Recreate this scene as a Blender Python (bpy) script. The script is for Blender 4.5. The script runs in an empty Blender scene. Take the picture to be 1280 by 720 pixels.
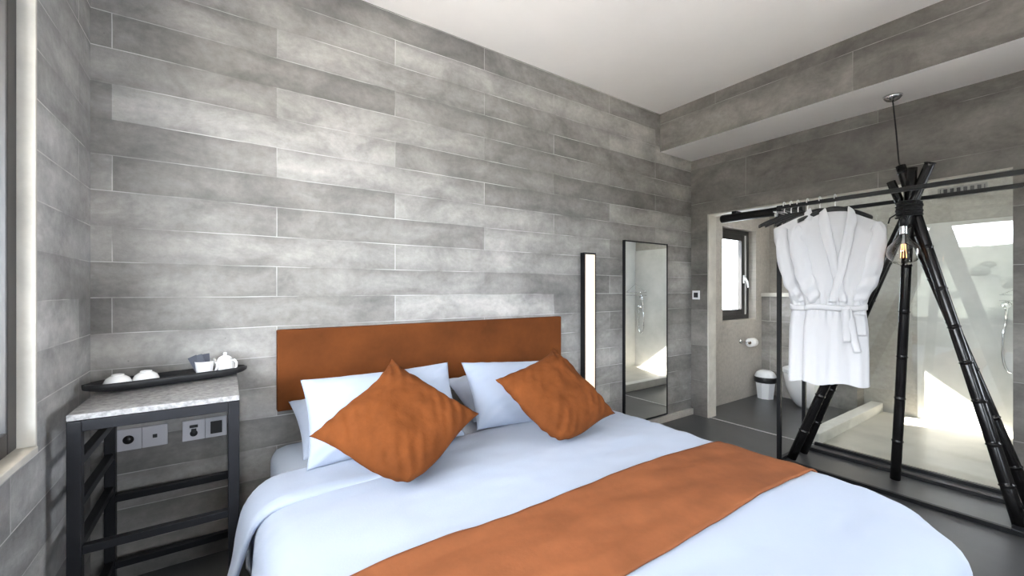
import bpy, bmesh, math, random
from mathutils import Vector, Matrix, noise

random.seed(7)
S = bpy.context.scene
COL = S.collection
R = math.radians
PI = math.pi

# ---------------------------------------------------------------- camera, sky, sun, exposure
EYE = 1.29
cd = bpy.data.cameras.new('camera')
cd.sensor_width = 36.0
cd.lens = 519.5 / 1280 * 36.0
cd.shift_y = 1.5 / 1280
cd.clip_start = 0.02
cd.clip_end = 2000
cam = bpy.data.objects.new('camera', cd)
COL.objects.link(cam)
cam.location = (0, 0, EYE)
cam.rotation_euler = (R(90), 0, R(-34.5))
S.camera = cam

SKY = 12.0
w = bpy.data.worlds.new('sky')
S.world = w
w.use_nodes = True
nt = w.node_tree
bg = nt.nodes['Background']
tc = nt.nodes.new('ShaderNodeTexCoord')
nz = nt.nodes.new('ShaderNodeTexNoise')
nz.inputs['Scale'].default_value = 2.2
nz.inputs['Detail'].default_value = 5
cr = nt.nodes.new('ShaderNodeValToRGB')
cr.color_ramp.elements[0].position = 0.35
cr.color_ramp.elements[0].color = (0.72, 0.84, 1.0, 1)
cr.color_ramp.elements[1].position = 0.65
cr.color_ramp.elements[1].color = (0.94, 0.97, 1.0, 1)
nt.links.new(tc.outputs['Generated'], nz.inputs['Vector'])
nt.links.new(nz.outputs['Fac'], cr.inputs['Fac'])
nt.links.new(cr.outputs['Color'], bg.inputs['Color'])
# hazy sky: brightest near the horizon, dimmer towards the zenith
sz = nt.nodes.new('ShaderNodeSeparateXYZ')
nt.links.new(tc.outputs['Generated'], sz.inputs[0])
mrg = nt.nodes.new('ShaderNodeMapRange')
mrg.inputs['From Min'].default_value = 0.12
mrg.inputs['From Max'].default_value = 0.75
mrg.inputs['To Min'].default_value = SKY
mrg.inputs['To Max'].default_value = SKY * 0.3
nt.links.new(sz.outputs['Z'], mrg.inputs['Value'])
nt.links.new(mrg.outputs[0], bg.inputs['Strength'])

sl = bpy.data.lights.new('sun', 'SUN')
sl.energy = 30.0
sl.angle = R(0.6)
sl.color = (1.0, 0.95, 0.88)
sun = bpy.data.objects.new('sun', sl)
COL.objects.link(sun)
sun.rotation_euler = Vector((0.412, -1.0, -0.7886)).to_track_quat('-Z', 'Y').to_euler()

def portal(name, loc, rot, sx, sy):
    l = bpy.data.lights.new(name, 'AREA')
    l.shape = 'RECTANGLE'
    l.size = sx
    l.size_y = sy
    l.cycles.is_portal = True
    o = bpy.data.objects.new(name, l)
    COL.objects.link(o)
    o.location = loc
    o.rotation_euler = rot
portal('left_window_portal', (-0.60, 0.59, 1.48), (0, R(-90), 0), 1.4, 2.6)
portal('added_front_portal', (0.6, -2.52, 1.3), (R(90), 0, 0), 0.8, 1.4)
portal('added_right_portal', (4.13, -1.15, 1.35), (0, R(90), 0), 1.5, 1.9)
portal('added_skylight_portal', (4.575, 0.85, 2.62), (0, 0, 0), 0.55, 0.7)
portal('bathroom_window_portal', (4.95, 2.72, 1.46), (R(-90), 0, 0), 0.75, 1.1)

S.view_settings.view_transform = 'Standard'
S.view_settings.look = 'None'
S.view_settings.gamma = 1.0
S.view_settings.use_curve_mapping = False
S.view_settings.exposure = 1.32
try:
    S.cycles.max_bounces = 12
    S.cycles.diffuse_bounces = 6
    S.cycles.transparent_max_bounces = 16
    S.cycles.caustics_reflective = False
    S.cycles.caustics_refractive = False
    S.cycles.sample_clamp_indirect = 8.0
    S.cycles.use_denoising = True
except Exception:
    pass

# ---------------------------------------------------------------- material helpers
def lin(c):
    return tuple((v / 255 / 12.92) if v <= 10 else ((v / 255 + 0.055) / 1.055) ** 2.4 for v in c)

def mat(name, col, rough=0.5, metal=0.0, var=0.0, scale=12.0, bump=0.0, bscale=None, spec=0.5, sheen=0.0, stretch=(1, 1, 1), col2=None, coat=0.0):
    m = bpy.data.materials.new(name)
    m.use_nodes = True
    t = m.node_tree
    b = t.nodes['Principled BSDF']
    b.inputs['Base Color'].default_value = (*col, 1)
    b.inputs['Roughness'].default_value = rough
    b.inputs['Metallic'].default_value = metal
    b.inputs['Specular IOR Level'].default_value = spec
    b.inputs['Sheen Weight'].default_value = sheen
    b.inputs['Coat Weight'].default_value = coat
    if var > 0 or bump > 0:
        g = t.nodes.new('ShaderNodeNewGeometry')
        tcx = t.nodes.new('ShaderNodeTexCoord')
        mp = t.nodes.new('ShaderNodeMapping')
        mp.inputs['Scale'].default_value = stretch
        t.links.new(tcx.outputs['Object'], mp.inputs['Vector'])
    if var > 0:
        n = t.nodes.new('ShaderNodeTexNoise')
        n.inputs['Scale'].default_value = scale
        n.inputs['Detail'].default_value = 8
        n.inputs['Roughness'].default_value = 0.62
        t.links.new(mp.outputs['Vector'], n.inputs['Vector'])
        r = t.nodes.new('ShaderNodeValToRGB')
        lo = col2 if col2 else tuple(max(0, c * (1 - var)) for c in col)
        hi = col if col2 else tuple(min(1, c * (1 + var)) for c in col)
        r.color_ramp.elements[0].position = 0.32
        r.color_ramp.elements[0].color = (*lo, 1)
        r.color_ramp.elements[1].position = 0.68
        r.color_ramp.elements[1].color = (*hi, 1)
        t.links.new(n.outputs['Fac'], r.inputs['Fac'])
        t.links.new(r.outputs['Color'], b.inputs['Base Color'])
    if bump > 0:
        n2 = t.nodes.new('ShaderNodeTexNoise')
        n2.inputs['Scale'].default_value = bscale or scale * 4
        n2.inputs['Detail'].default_value = 6
        t.links.new(mp.outputs['Vector'], n2.inputs['Vector'])
        bp = t.nodes.new('ShaderNodeBump')
        bp.inputs['Strength'].default_value = bump
        bp.inputs['Distance'].default_value = 0.004
        t.links.new(n2.outputs['Fac'], bp.inputs['Height'])
        t.links.new(bp.outputs['Normal'], b.inputs['Normal'])
    return m

def concrete(name, axis, dark, light, seam, u0=0.414, width=1.265, row=0.1565, planks=True):
    """board-marked concrete: u runs along the wall, v is height"""
    m = bpy.data.materials.new(name)
    m.use_nodes = True
    t = m.node_tree
    L = t.links.new
    N = t.nodes.new
    b = t.nodes['Principled BSDF']
    b.inputs['Roughness'].default_value = 0.62
    b.inputs['Specular IOR Level'].default_value = 0.35
    g = N('ShaderNodeNewGeometry')
    sp = N('ShaderNodeSeparateXYZ')
    L(g.outputs['Position'], sp.inputs[0])
    add = N('ShaderNodeMath'); add.operation = 'ADD'
    L(sp.outputs['X' if axis == 'x' else 'Y'], add.inputs[0])
    add.inputs[1].default_value = u0
    cb = N('ShaderNodeCombineXYZ')
    L(add.outputs[0], cb.inputs['X'])
    L(sp.outputs['Z'], cb.inputs['Y'])
    # broad clouds
    mp = N('ShaderNodeMapping'); mp.inputs['Scale'].default_value = (1.15, 1.9, 1)
    L(cb.outputs[0], mp.inputs['Vector'])
    n1 = N('ShaderNodeTexNoise'); n1.inputs['Scale'].default_value = 2.4
    n1.inputs['Detail'].default_value = 9; n1.inputs['Roughness'].default_value = 0.66
    n1.inputs['Distortion'].default_value = 0.4
    L(mp.outputs[0], n1.inputs['Vector'])
    r1 = N('ShaderNodeMapRange'); r1.inputs['From Min'].default_value = 0.33; r1.inputs['From Max'].default_value = 0.68
    r1.inputs['To Min'].default_value = 0.66; r1.inputs['To Max'].default_value = 1.28
    L(n1.outputs['Fac'], r1.inputs['Value'])
    # fine mottling
    n2 = N('ShaderNodeTexNoise'); n2.inputs['Scale'].default_value = 26
    n2.inputs['Detail'].default_value = 10; n2.inputs['Roughness'].default_value = 0.7
    L(cb.outputs[0], n2.inputs['Vector'])
    r2 = N('ShaderNodeMapRange'); r2.inputs['From Min'].default_value = 0.3; r2.inputs['From Max'].default_value = 0.7
    r2.inputs['To Min'].default_value = 0.84; r2.inputs['To Max'].default_value = 1.12
    L(n2.outputs['Fac'], r2.inputs['Value'])
    mul0 = N('ShaderNodeMath'); mul0.operation = 'MULTIPLY'
    L(r1.outputs[0], mul0.inputs[0]); L(r2.outputs[0], mul0.inputs[1])
    # large uneven tone patches, put in to imitate light falloff along the back wall
    n3 = N('ShaderNodeTexNoise'); n3.inputs['Scale'].default_value = 0.55
    n3.inputs['Detail'].default_value = 3; n3.inputs['Roughness'].default_value = 0.5
    L(cb.outputs[0], n3.inputs['Vector'])
    r3 = N('ShaderNodeMapRange'); r3.inputs['From Min'].default_value = 0.35; r3.inputs['From Max'].default_value = 0.65
    r3.inputs['To Min'].default_value = 0.72; r3.inputs['To Max'].default_value = 1.15
    L(n3.outputs['Fac'], r3.inputs['Value'])
    mul = N('ShaderNodeMath'); mul.operation = 'MULTIPLY'
    L(mul0.outputs[0], mul.inputs[0]); L(r3.outputs[0], mul.inputs[1])
    if planks:
        br = N('ShaderNodeTexBrick')
        br.offset = 0.5; br.offset_frequency = 2
        br.inputs['Color1'].default_value = (*dark, 1)
        br.inputs['Color2'].default_value = (*light, 1)
        br.inputs['Mortar'].default_value = (*light, 1)
        br.inputs['Scale'].default_value = 1
        br.inputs['Mortar Size'].default_value = 0.0
        br.inputs['Brick Width'].default_value = width
        br.inputs['Row Height'].default_value = row
        # a little wobble so that the seams are not ruled lines
        nw = N('ShaderNodeTexNoise'); nw.inputs['Scale'].default_value = 3.0; nw.inputs['Detail'].default_value = 4
        L(cb.outputs[0], nw.inputs['Vector'])
        vs = N('ShaderNodeVectorMath'); vs.operation = 'SCALE'; vs.inputs['Scale'].default_value = 0.008
        L(nw.outputs['Color'], vs.inputs[0])
        va = N('ShaderNodeVectorMath'); va.operation = 'ADD'
        L(cb.outputs[0], va.inputs[0]); L(vs.outputs[0], va.inputs[1])
        vo = N('ShaderNodeVectorMath'); vo.operation = 'ADD'; vo.inputs[1].default_value = (-0.004, -0.004, 0)
        L(va.outputs[0], vo.inputs[0])
        L(vo.outputs[0], br.inputs['Vector'])
        b2 = N('ShaderNodeTexBrick')
        b2.offset = 0.5; b2.offset_frequency = 2
        for k, v in (('Scale', 1), ('Mortar Size', 0.0022), ('Mortar Smooth', 0.3), ('Brick Width', width), ('Row Height', row)):
            b2.inputs[k].default_value = v
        L(vo.outputs[0], b2.inputs['Vector'])
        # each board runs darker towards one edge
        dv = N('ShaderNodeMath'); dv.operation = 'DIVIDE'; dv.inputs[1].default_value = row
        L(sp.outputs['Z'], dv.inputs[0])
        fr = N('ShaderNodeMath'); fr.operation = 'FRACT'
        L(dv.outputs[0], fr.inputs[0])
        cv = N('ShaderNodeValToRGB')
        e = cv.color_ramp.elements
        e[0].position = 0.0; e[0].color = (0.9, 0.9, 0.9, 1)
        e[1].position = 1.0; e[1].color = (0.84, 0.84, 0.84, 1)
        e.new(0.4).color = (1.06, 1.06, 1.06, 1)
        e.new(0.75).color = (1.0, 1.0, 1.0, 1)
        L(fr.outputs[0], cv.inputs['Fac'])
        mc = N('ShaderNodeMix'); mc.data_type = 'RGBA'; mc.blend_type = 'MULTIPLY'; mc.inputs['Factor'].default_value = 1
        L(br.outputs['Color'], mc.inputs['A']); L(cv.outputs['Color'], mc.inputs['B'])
        m2 = N('ShaderNodeVectorMath'); m2.operation = 'SCALE'
        L(mc.outputs['Result'], m2.inputs[0]); L(mul.outputs[0], m2.inputs['Scale'])
        # seams: pale where the cement bled through
        ns = N('ShaderNodeTexNoise'); ns.inputs['Scale'].default_value = 2.7; ns.inputs['Detail'].default_value = 3
        L(cb.outputs[0], ns.inputs['Vector'])
        rs = N('ShaderNodeMapRange'); rs.inputs['From Min'].default_value = 0.42; rs.inputs['From Max'].default_value = 0.62
        L(ns.outputs['Fac'], rs.inputs['Value'])
        ms = N('ShaderNodeMath'); ms.operation = 'MULTIPLY'
        L(rs.outputs[0], ms.inputs[0]); L(b2.outputs['Fac'], ms.inputs[1])
        mx = N('ShaderNodeMix'); mx.data_type = 'RGBA'
        L(ms.outputs[0], mx.inputs['Factor']); L(m2.outputs[0], mx.inputs['A'])
        mx.inputs['B'].default_value = (*seam, 1)
        last = mx.outputs['Result']
    else:
        mxc = N('ShaderNodeMix'); mxc.data_type = 'RGBA'
        L(r1.outputs[0], mxc.inputs['Factor'])
        mxc.inputs['A'].default_value = (*dark, 1); mxc.inputs['B'].default_value = (*light, 1)
        m2 = N('ShaderNodeVectorMath'); m2.operation = 'SCALE'
        L(mxc.outputs['Result'], m2.inputs[0]); L(r2.outputs[0], m2.inputs['Scale'])
        last = m2.outputs[0]
    # pin holes
    vr = N('ShaderNodeTexVoronoi'); vr.inputs['Scale'].default_value = 16
    L(cb.outputs[0], vr.inputs['Vector'])
    lt = N('ShaderNodeMath'); lt.operation = 'LESS_THAN'; lt.inputs[1].default_value = 0.045
    L(vr.outputs['Distance'], lt.inputs[0])
    np_ = N('ShaderNodeTexNoise'); np_.inputs['Scale'].default_value = 4
    L(cb.outputs[0], np_.inputs['Vector'])
    gt = N('ShaderNodeMath'); gt.operation = 'GREATER_THAN'; gt.inputs[1].default_value = 0.56
    L(np_.outputs['Fac'], gt.inputs[0])
    ph = N('ShaderNodeMath'); ph.operation = 'MULTIPLY'
    L(lt.outputs[0], ph.inputs[0]); L(gt.outputs[0], ph.inputs[1])
    ph2 = N('ShaderNodeMath'); ph2.operation = 'MULTIPLY'; ph2.inputs[1].default_value = 0.5
    L(ph.outputs[0], ph2.inputs[0])
    mp2 = N('ShaderNodeMix'); mp2.data_type = 'RGBA'
    L(ph2.outputs[0], mp2.inputs['Factor']); L(last, mp2.inputs['A'])
    mp2.inputs['B'].default_value = (*[c * 0.5 for c in dark], 1)
    L(mp2.outputs['Result'], b.inputs['Base Color'])
    bp = N('ShaderNodeBump'); bp.inputs['Strength'].default_value = 0.25; bp.inputs['Distance'].default_value = 0.01
    L(mul.outputs[0], bp.inputs['Height'])
    L(bp.outputs['Normal'], b.inputs['Normal'])
    return m

def glass(name, ior=1.5, tint=(1, 1, 1), power=5):
    m = bpy.data.materials.new(name)
    m.use_nodes = True
    t = m.node_tree
    t.nodes.clear()
    o = t.nodes.new('ShaderNodeOutputMaterial')
    tr = t.nodes.new('ShaderNodeBsdfTransparent'); tr.inputs['Color'].default_value = (*tint, 1)
    gl = t.nodes.new('ShaderNodeBsdfGlossy'); gl.inputs['Roughness'].default_value = 0.0
    # thin pane: Schlick reflectance, the same from both sides
    f0 = ((ior - 1) / (ior + 1)) ** 2
    lw = t.nodes.new('ShaderNodeLayerWeight')
    pw = t.nodes.new('ShaderNodeMath'); pw.operation = 'POWER'; pw.inputs[1].default_value = power
    t.links.new(lw.outputs['Facing'], pw.inputs[0])
    fr = t.nodes.new('ShaderNodeMath'); fr.operation = 'MULTIPLY_ADD'
    fr.inputs[1].default_value = 1 - f0; fr.inputs[2].default_value = f0
    t.links.new(pw.outputs[0], fr.inputs[0])
    lw.inputs['Blend'].default_value = 0.5
    mx = t.nodes.new('ShaderNodeMixShader')
    t.links.new(fr.outputs[0], mx.inputs[0]); t.links.new(tr.outputs[0], mx.inputs[1]); t.links.new(gl.outputs[0], mx.inputs[2])
    t.links.new(mx.outputs[0], o.inputs[0])
    return m

def emit(name, col, s):
    m = bpy.data.materials.new(name)
    m.use_nodes = True
    b = m.node_tree.nodes['Principled BSDF']
    b.inputs['Base Color'].default_value = (*col, 1)
    b.inputs['Emission Color'].default_value = (*col, 1)
    b.inputs['Emission Strength'].default_value = s
    return m

CD, CL, CS = (0.232, 0.220, 0.204), (0.435, 0.418, 0.392), (0.60, 0.585, 0.56)
M = {}
M['board_x'] = concrete('board_concrete_back', 'x', CD, CL, CS)
M['board_y'] = concrete('board_concrete_side', 'y', (0.30, 0.295, 0.285), (0.46, 0.453, 0.44), CS, u0=0.2)
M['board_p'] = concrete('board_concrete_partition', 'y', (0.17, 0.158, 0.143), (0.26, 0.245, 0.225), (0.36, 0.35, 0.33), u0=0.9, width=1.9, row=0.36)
M['plain_x'] = concrete('smooth_concrete_x', 'x', (0.30, 0.275, 0.24), (0.46, 0.43, 0.385), CS, planks=False)
M['plain_y'] = concrete('smooth_concrete_y', 'y', (0.24, 0.225, 0.20), (0.38, 0.36, 0.325), CS, planks=False)
M['tile_y'] = concrete('tiled_concrete_y', 'y', (0.24, 0.225, 0.21), (0.40, 0.38, 0.35), (0.6, 0.57, 0.53), u0=0.0, width=0.6, row=0.3)
M['shower_wall'] = mat('pale_shower_plaster', (0.56, 0.555, 0.53), 0.5, var=0.12, scale=3)
M['ceiling'] = mat('white_ceiling_paint', (0.86, 0.835, 0.81), 0.8, var=0.02, scale=2)
M['reveal'] = mat('pale_reveal_plaster', (0.56, 0.535, 0.475), 0.7, var=0.15, scale=6, bump=0.1)
M['floor'] = mat('dark_polished_floor', (0.075, 0.075, 0.077), 0.34, var=0.18, scale=2.2, bump=0.04, bscale=40)
M['shower_floor'] = mat('beige_shower_floor', (0.52, 0.49, 0.43), 0.4, var=0.12, scale=3)
M['curb'] = mat('white_curb', (0.72, 0.70, 0.65), 0.5, var=0.08, scale=9)
M['black_metal'] = mat('black_steel', (0.009, 0.009, 0.010), 0.45, var=0.2, scale=20, spec=0.3)
M['grey_steel'] = mat('dark_painted_steel', (0.011, 0.0115, 0.014), 0.42, var=0.15, scale=14, spec=0.3)
M['frame_dark'] = mat('dark_window_frame', (0.025, 0.023, 0.022), 0.4)
M['alu'] = mat('pale_gasket', (0.5, 0.5, 0.5), 0.4)
M['glass'] = glass('clear_glass', 1.45)
M['panel_glass'] = glass('partition_glass', 1.62, (0.97, 0.985, 0.975))
M['mirror'] = mat('mirror_silver', (0.80, 0.82, 0.81), 0.015, 1.0)
M['chrome'] = mat('chrome', (0.75, 0.75, 0.76), 0.12, 1.0)
M['nickel'] = mat('bright_nickel', (0.85, 0.85, 0.84), 0.35, 0.6)
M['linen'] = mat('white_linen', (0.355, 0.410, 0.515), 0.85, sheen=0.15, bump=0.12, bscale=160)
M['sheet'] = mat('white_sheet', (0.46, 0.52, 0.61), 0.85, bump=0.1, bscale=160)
M['robe'] = mat('white_terry', (0.64, 0.64, 0.655), 0.95, sheen=0.3, bump=0.35, bscale=220)
M['suede'] = mat('rust_suede', (0.135, 0.040, 0.010), 0.85, var=0.22, scale=7, sheen=0.0, spec=0.1, bump=0.2, bscale=90)
M['runner'] = mat('rust_runner_suede', (0.235, 0.082, 0.033), 0.85, var=0.16, scale=5, sheen=0.0, spec=0.1, bump=0.15, bscale=90)
M['headboard'] = mat('rust_panel', (0.125, 0.036, 0.008), 0.8, spec=0.15, var=0.28, scale=3.2, bump=0.1, bscale=30)
M['base'] = mat('dark_bed_base', (0.018, 0.02, 0.028), 0.8)
M['ceramic'] = mat('white_ceramic', (0.82, 0.82, 0.81), 0.18, coat=0.3)
M['plastic_white'] = mat('white_plastic', (0.80, 0.81, 0.82), 0.35)
M['plastic_black'] = mat('black_plastic', (0.015, 0.015, 0.016), 0.4)
M['plate'] = mat('grey_socket_plate', (0.60, 0.59, 0.62), 0.35)
M['tray'] = mat('black_tray', (0.014, 0.014, 0.015), 0.6, var=0.3, scale=20)
M['slab'] = mat('grey_stone_top', (0.27, 0.266, 0.262), 0.5, var=0.5, scale=55, bump=0.1)
M['bamboo'] = mat('black_bamboo', (0.006, 0.0055, 0.0055), 0.22, var=0.3, scale=8, spec=0.35)
M['rope'] = mat('black_cord', (0.008, 0.008, 0.009), 0.9)
M['paper'] = mat('paper_roll', (0.85, 0.84, 0.82), 0.9)
M['sachet'] = mat('dark_sachet', (0.06, 0.065, 0.085), 0.4)
M['card'] = mat('cardboard_core', (0.3, 0.22, 0.14), 0.9)
M['lamp'] = emit('warm_light_panel', (1.0, 0.84, 0.62), 0.33)
M['filament'] = emit('filament', (1.0, 0.40, 0.12), 3.0)
M['bulb_glass'] = glass('bulb_glass', 1.7, (1.0, 0.99, 0.97), 2.2)
M['panel_grey'] = mat('grey_panel', (0.22, 0.21, 0.20), 0.4, var=0.2, scale=5)
M['hill'] = mat('hillside_scrub', (0.075, 0.085, 0.062), 0.9, var=0.5, scale=0.12)
M['leaf'] = mat('tree_leaves', (0.06, 0.07, 0.048), 0.9, var=0.4, scale=0.8)
M['bounce_terrace'] = mat('bounce_paving', (0.66, 0.63, 0.59), 0.8, var=0.1, scale=2)

# ---------------------------------------------------------------- mesh helpers
def bm_new():
    return bmesh.new()

def add_box(bm, x0, x1, y0, y1, z0, z1, bevel=0.0, mi=0, mtx=None):
    t = bmesh.new()
    bmesh.ops.create_cube(t, size=1)
    bmesh.ops.scale(t, vec=(abs(x1 - x0), abs(y1 - y0), abs(z1 - z0)), verts=t.verts)
    if bevel > 0:
        bmesh.ops.bevel(t, geom=t.edges[:], offset=bevel, segments=2, affect='EDGES', profile=0.5)
    bmesh.ops.translate(t, vec=((x0 + x1) / 2, (y0 + y1) / 2, (z0 + z1) / 2), verts=t.verts)
    if mtx is not None:
        bmesh.ops.transform(t, matrix=mtx, verts=t.verts)
    merge(bm, t, mi)

def merge(bm, t, mi=0):
    vm = {}
    for v in t.verts:
        vm[v] = bm.verts.new(v.co)
    for f in t.faces:
        try:
            nf = bm.faces.new([vm[v] for v in f.verts])
            nf.material_index = mi
            nf.smooth = f.smooth
        except ValueError:
            pass
    t.free()

def add_tube(bm, pts, rad, n=12, cap=True, smooth=True):
    """tube along points, rad a number or list"""
    pts = [Vector(p) for p in pts]
    rs = rad if isinstance(rad, (list, tuple)) else [rad] * len(pts)
    rings = []
    up = None
    for i, p in enumerate(pts):
        d = (pts[min(i + 1, len(pts) - 1)] - pts[max(i - 1, 0)]).normalized()
        if up is None:
            a = Vector((0, 0, 1)) if abs(d.z) < 0.9 else Vector((1, 0, 0))
            up = (a - d * a.dot(d)).normalized()
        else:
            up = (up - d * up.dot(d)).normalized()
        s = d.cross(up)
        rings.append([bm.verts.new(p + (up * math.cos(2 * PI * k / n) + s * math.sin(2 * PI * k / n)) * rs[i]) for k in range(n)])
    for a, b in zip(rings, rings[1:]):
        for k in range(n):
            f = bm.faces.new((a[k], a[(k + 1) % n], b[(k + 1) % n], b[k]))
            f.smooth = smooth
    if cap:
        bm.faces.new(rings[0][::-1])
        bm.faces.new(rings[-1])

def add_lathe(bm, prof, n=32, origin=(0, 0, 0), mtx=None, sx=1.0, sy=1.0):
    """prof list of (r, z)"""
    t = bmesh.new()
    rings = []
    for r, z in prof:
        if r < 1e-6:
            rings.append([t.verts.new((0, 0, z))])
        else:
            rings.append([t.verts.new((r * sx * math.cos(2 * PI * k / n), r * sy * math.sin(2 * PI * k / n), z)) for k in range(n)])
    for a, b in zip(rings, rings[1:]):
        for k in range(n):
            q = []
            for v in (a[k % len(a)], a[(k + 1) % len(a)], b[(k + 1) % len(b)], b[k % len(b)]):
                if v not in q:
                    q.append(v)
            if len(q) > 2:
                f = t.faces.new(q)
                f.smooth = True
    if mtx is not None:
        bmesh.ops.transform(t, matrix=mtx, verts=t.verts)
    bmesh.ops.translate(t, vec=origin, verts=t.verts)
    merge(bm, t)

def loft(bm, rings, closed=True, cap=False, smooth=True):
    vr = [[bm.verts.new(p) for p in r] for r in rings]
    n = len(vr[0])
    for a, b in zip(vr, vr[1:]):
        for k in range(n if closed else n - 1):
            f = bm.faces.new((a[k], a[(k + 1) % n], b[(k + 1) % n], b[k]))
            f.smooth = smooth
    if cap:
        bm.faces.new(vr[0][::-1])
        bm.faces.new(vr[-1])
    return vr

def obj(name, bm, m, parent=None, fix=True, solid=0.0, sub=0):
    if fix:
        bmesh.ops.recalc_face_normals(bm, faces=bm.faces)
    me = bpy.data.meshes.new(name)
    bm.to_mesh(me)
    bm.free()
    for q in (m if isinstance(m, (list, tuple)) else [m]):
        me.materials.append(q)
    o = bpy.data.objects.new(name, me)
    COL.objects.link(o)
    if parent:
        o.parent = parent
        o.matrix_parent_inverse = parent.matrix_world.inverted() if False else Matrix.Translation(-Vector(parent['_loc'])) if '_loc' in parent else Matrix()
    if solid:
        md = o.modifiers.new('thickness', 'SOLIDIFY'); md.thickness = solid; md.offset = 0
    if sub:
        md = o.modifiers.new('smooth', 'SUBSURF'); md.levels = sub; md.render_levels = sub
    return o

def tag(o, label, cat, group=None):
    o['label'] = label
    o['category'] = cat
    if 'kind' not in o:
        o['kind'] = 'thing'
    if group:
        o['group'] = group
    return o

def thing(name, label, cat, loc, group=None):
    """Empty at the base of the thing; children are built in world coordinates relative to it"""
    o = bpy.data.objects.new(name, None)
    COL.objects.link(o)
    o.location = loc
    o.empty_display_size = 0.1
    o['_loc'] = loc
    return tag(o, label, cat, group)

def struct(name, bm, m, parent=None):
    o = obj(name, bm, m, parent)
    if not parent:
        o['kind'] = 'structure'
    return o

def wall(bm, axis, a0, a1, u0, u1, z0, z1, holes=()):
    """slab between a0..a1 on axis, u along the other horizontal axis, with rectangular holes"""
    us = sorted({u0, u1, *[h[0] for h in holes], *[h[1] for h in holes]})
    zs = sorted({z0, z1, *[h[2] for h in holes], *[h[3] for h in holes]})
    us = [u for u in us if u0 <= u <= u1]
    zs = [z for z in zs if z0 <= z <= z1]
    def solid(i, j):
        if i < 0 or j < 0 or i >= len(us) - 1 or j >= len(zs) - 1:
            return False
        cu, cz = (us[i] + us[i + 1]) / 2, (zs[j] + zs[j + 1]) / 2
        return not any(h[0] < cu < h[1] and h[2] < cz < h[3] for h in holes)
    cache = {}
    def V(a, u, z):
        k = (round(a, 5), round(u, 5), round(z, 5))
        if k not in cache:
            cache[k] = bm.verts.new((a, u, z) if axis == 'x' else (u, a, z))
        return cache[k]
    for i in range(len(us) - 1):
        for j in range(len(zs) - 1):
            if not solid(i, j):
                continue
            ua, ub, za, zb = us[i], us[i + 1], zs[j], zs[j + 1]
            bm.faces.new((V(a0, ua, za), V(a0, ub, za), V(a0, ub, zb), V(a0, ua, zb)))
            bm.faces.new((V(a1, ua, za), V(a1, ua, zb), V(a1, ub, zb), V(a1, ub, za)))
            for di, dj, p, q in ((-1, 0, (ua, za), (ua, zb)), (1, 0, (ub, za), (ub, zb)), (0, -1, (ua, za), (ub, za)), (0, 1, (ua, zb), (ub, zb))):
                if not solid(i + di, j + dj):
                    bm.faces.new((V(a0, *p), V(a0, *q), V(a1, *q), V(a1, *p)))

# ---------------------------------------------------------------- the setting
XL, XR, YB, YF = -0.482, 3.974, 2.5, -2.3
XP = 4.11            # bathroom side of the partition
XF = 5.69            # far bathroom wall
CEIL = 2.98

b = bm_new(); add_box(b, -0.75, 5.9, -2.5, 2.75, -0.15, 0.0); struct('floor', b, M['floor'])
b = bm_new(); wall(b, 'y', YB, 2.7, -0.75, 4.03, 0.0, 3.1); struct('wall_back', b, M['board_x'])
b = bm_new(); wall(b, 'y', YB, 2.7, 4.03, 5.9, 0.0, 2.6, [(4.58, 5.34, 0.93, 2.0)]); struct('wall_bathroom_left', b, M['plain_x'])
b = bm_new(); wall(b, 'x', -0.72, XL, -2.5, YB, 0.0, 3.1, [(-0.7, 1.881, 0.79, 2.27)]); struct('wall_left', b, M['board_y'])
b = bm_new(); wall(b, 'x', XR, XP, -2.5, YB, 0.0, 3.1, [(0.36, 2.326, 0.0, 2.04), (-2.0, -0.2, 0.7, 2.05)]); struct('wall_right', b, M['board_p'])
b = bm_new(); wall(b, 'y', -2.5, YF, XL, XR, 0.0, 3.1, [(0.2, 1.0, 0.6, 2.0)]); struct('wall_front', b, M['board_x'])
b = bm_new(); add_box(b, -0.75, 4.2, -2.5, 2.75, CEIL, 3.1); struct('ceiling', b, M['ceiling'])
b = bm_new(); wall(b, 'x', XF, 5.9, 0.2, YB, 0.0, 2.6); struct('wall_bathroom_far', b, M['plain_y'])
b = bm_new(); add_box(b, XF - 0.012, XF, 0.36, 1.126, 0.004, 1.93); struct('wall_shower_panel', b, M['shower_wall'])
b = bm_new(); wall(b, 'y', 0.2, 0.36, XP, XF, 0.0, 2.6); struct('wall_bathroom_right', b, M['shower_wall'])
b = bm_new()
for x0, x1, y0, y1 in ((XP, 5.9, 0.2, 0.5), (XP, 5.9, 1.2, 2.7), (XP, 4.3, 0.5, 1.2), (4.85, 5.9, 0.5, 1.2)):
    add_box(b, x0, x1, y0, y1, 2.5, 2.6)
struct('ceiling_bathroom', b, M['ceiling'])
# unseen skylight added to brighten the shower
b = bm_new(); add_box(b, 4.3, 4.85, 0.5, 1.2, 2.56, 2.568); struct('added_skylight', b, M['glass'])

# dropped beam along the partition: board concrete face, white soffit
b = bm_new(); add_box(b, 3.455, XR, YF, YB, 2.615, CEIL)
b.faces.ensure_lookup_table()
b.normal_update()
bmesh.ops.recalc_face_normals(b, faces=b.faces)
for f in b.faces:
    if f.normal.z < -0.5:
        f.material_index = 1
struct('beam', b, [M['board_p'], M['ceiling']])

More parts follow.
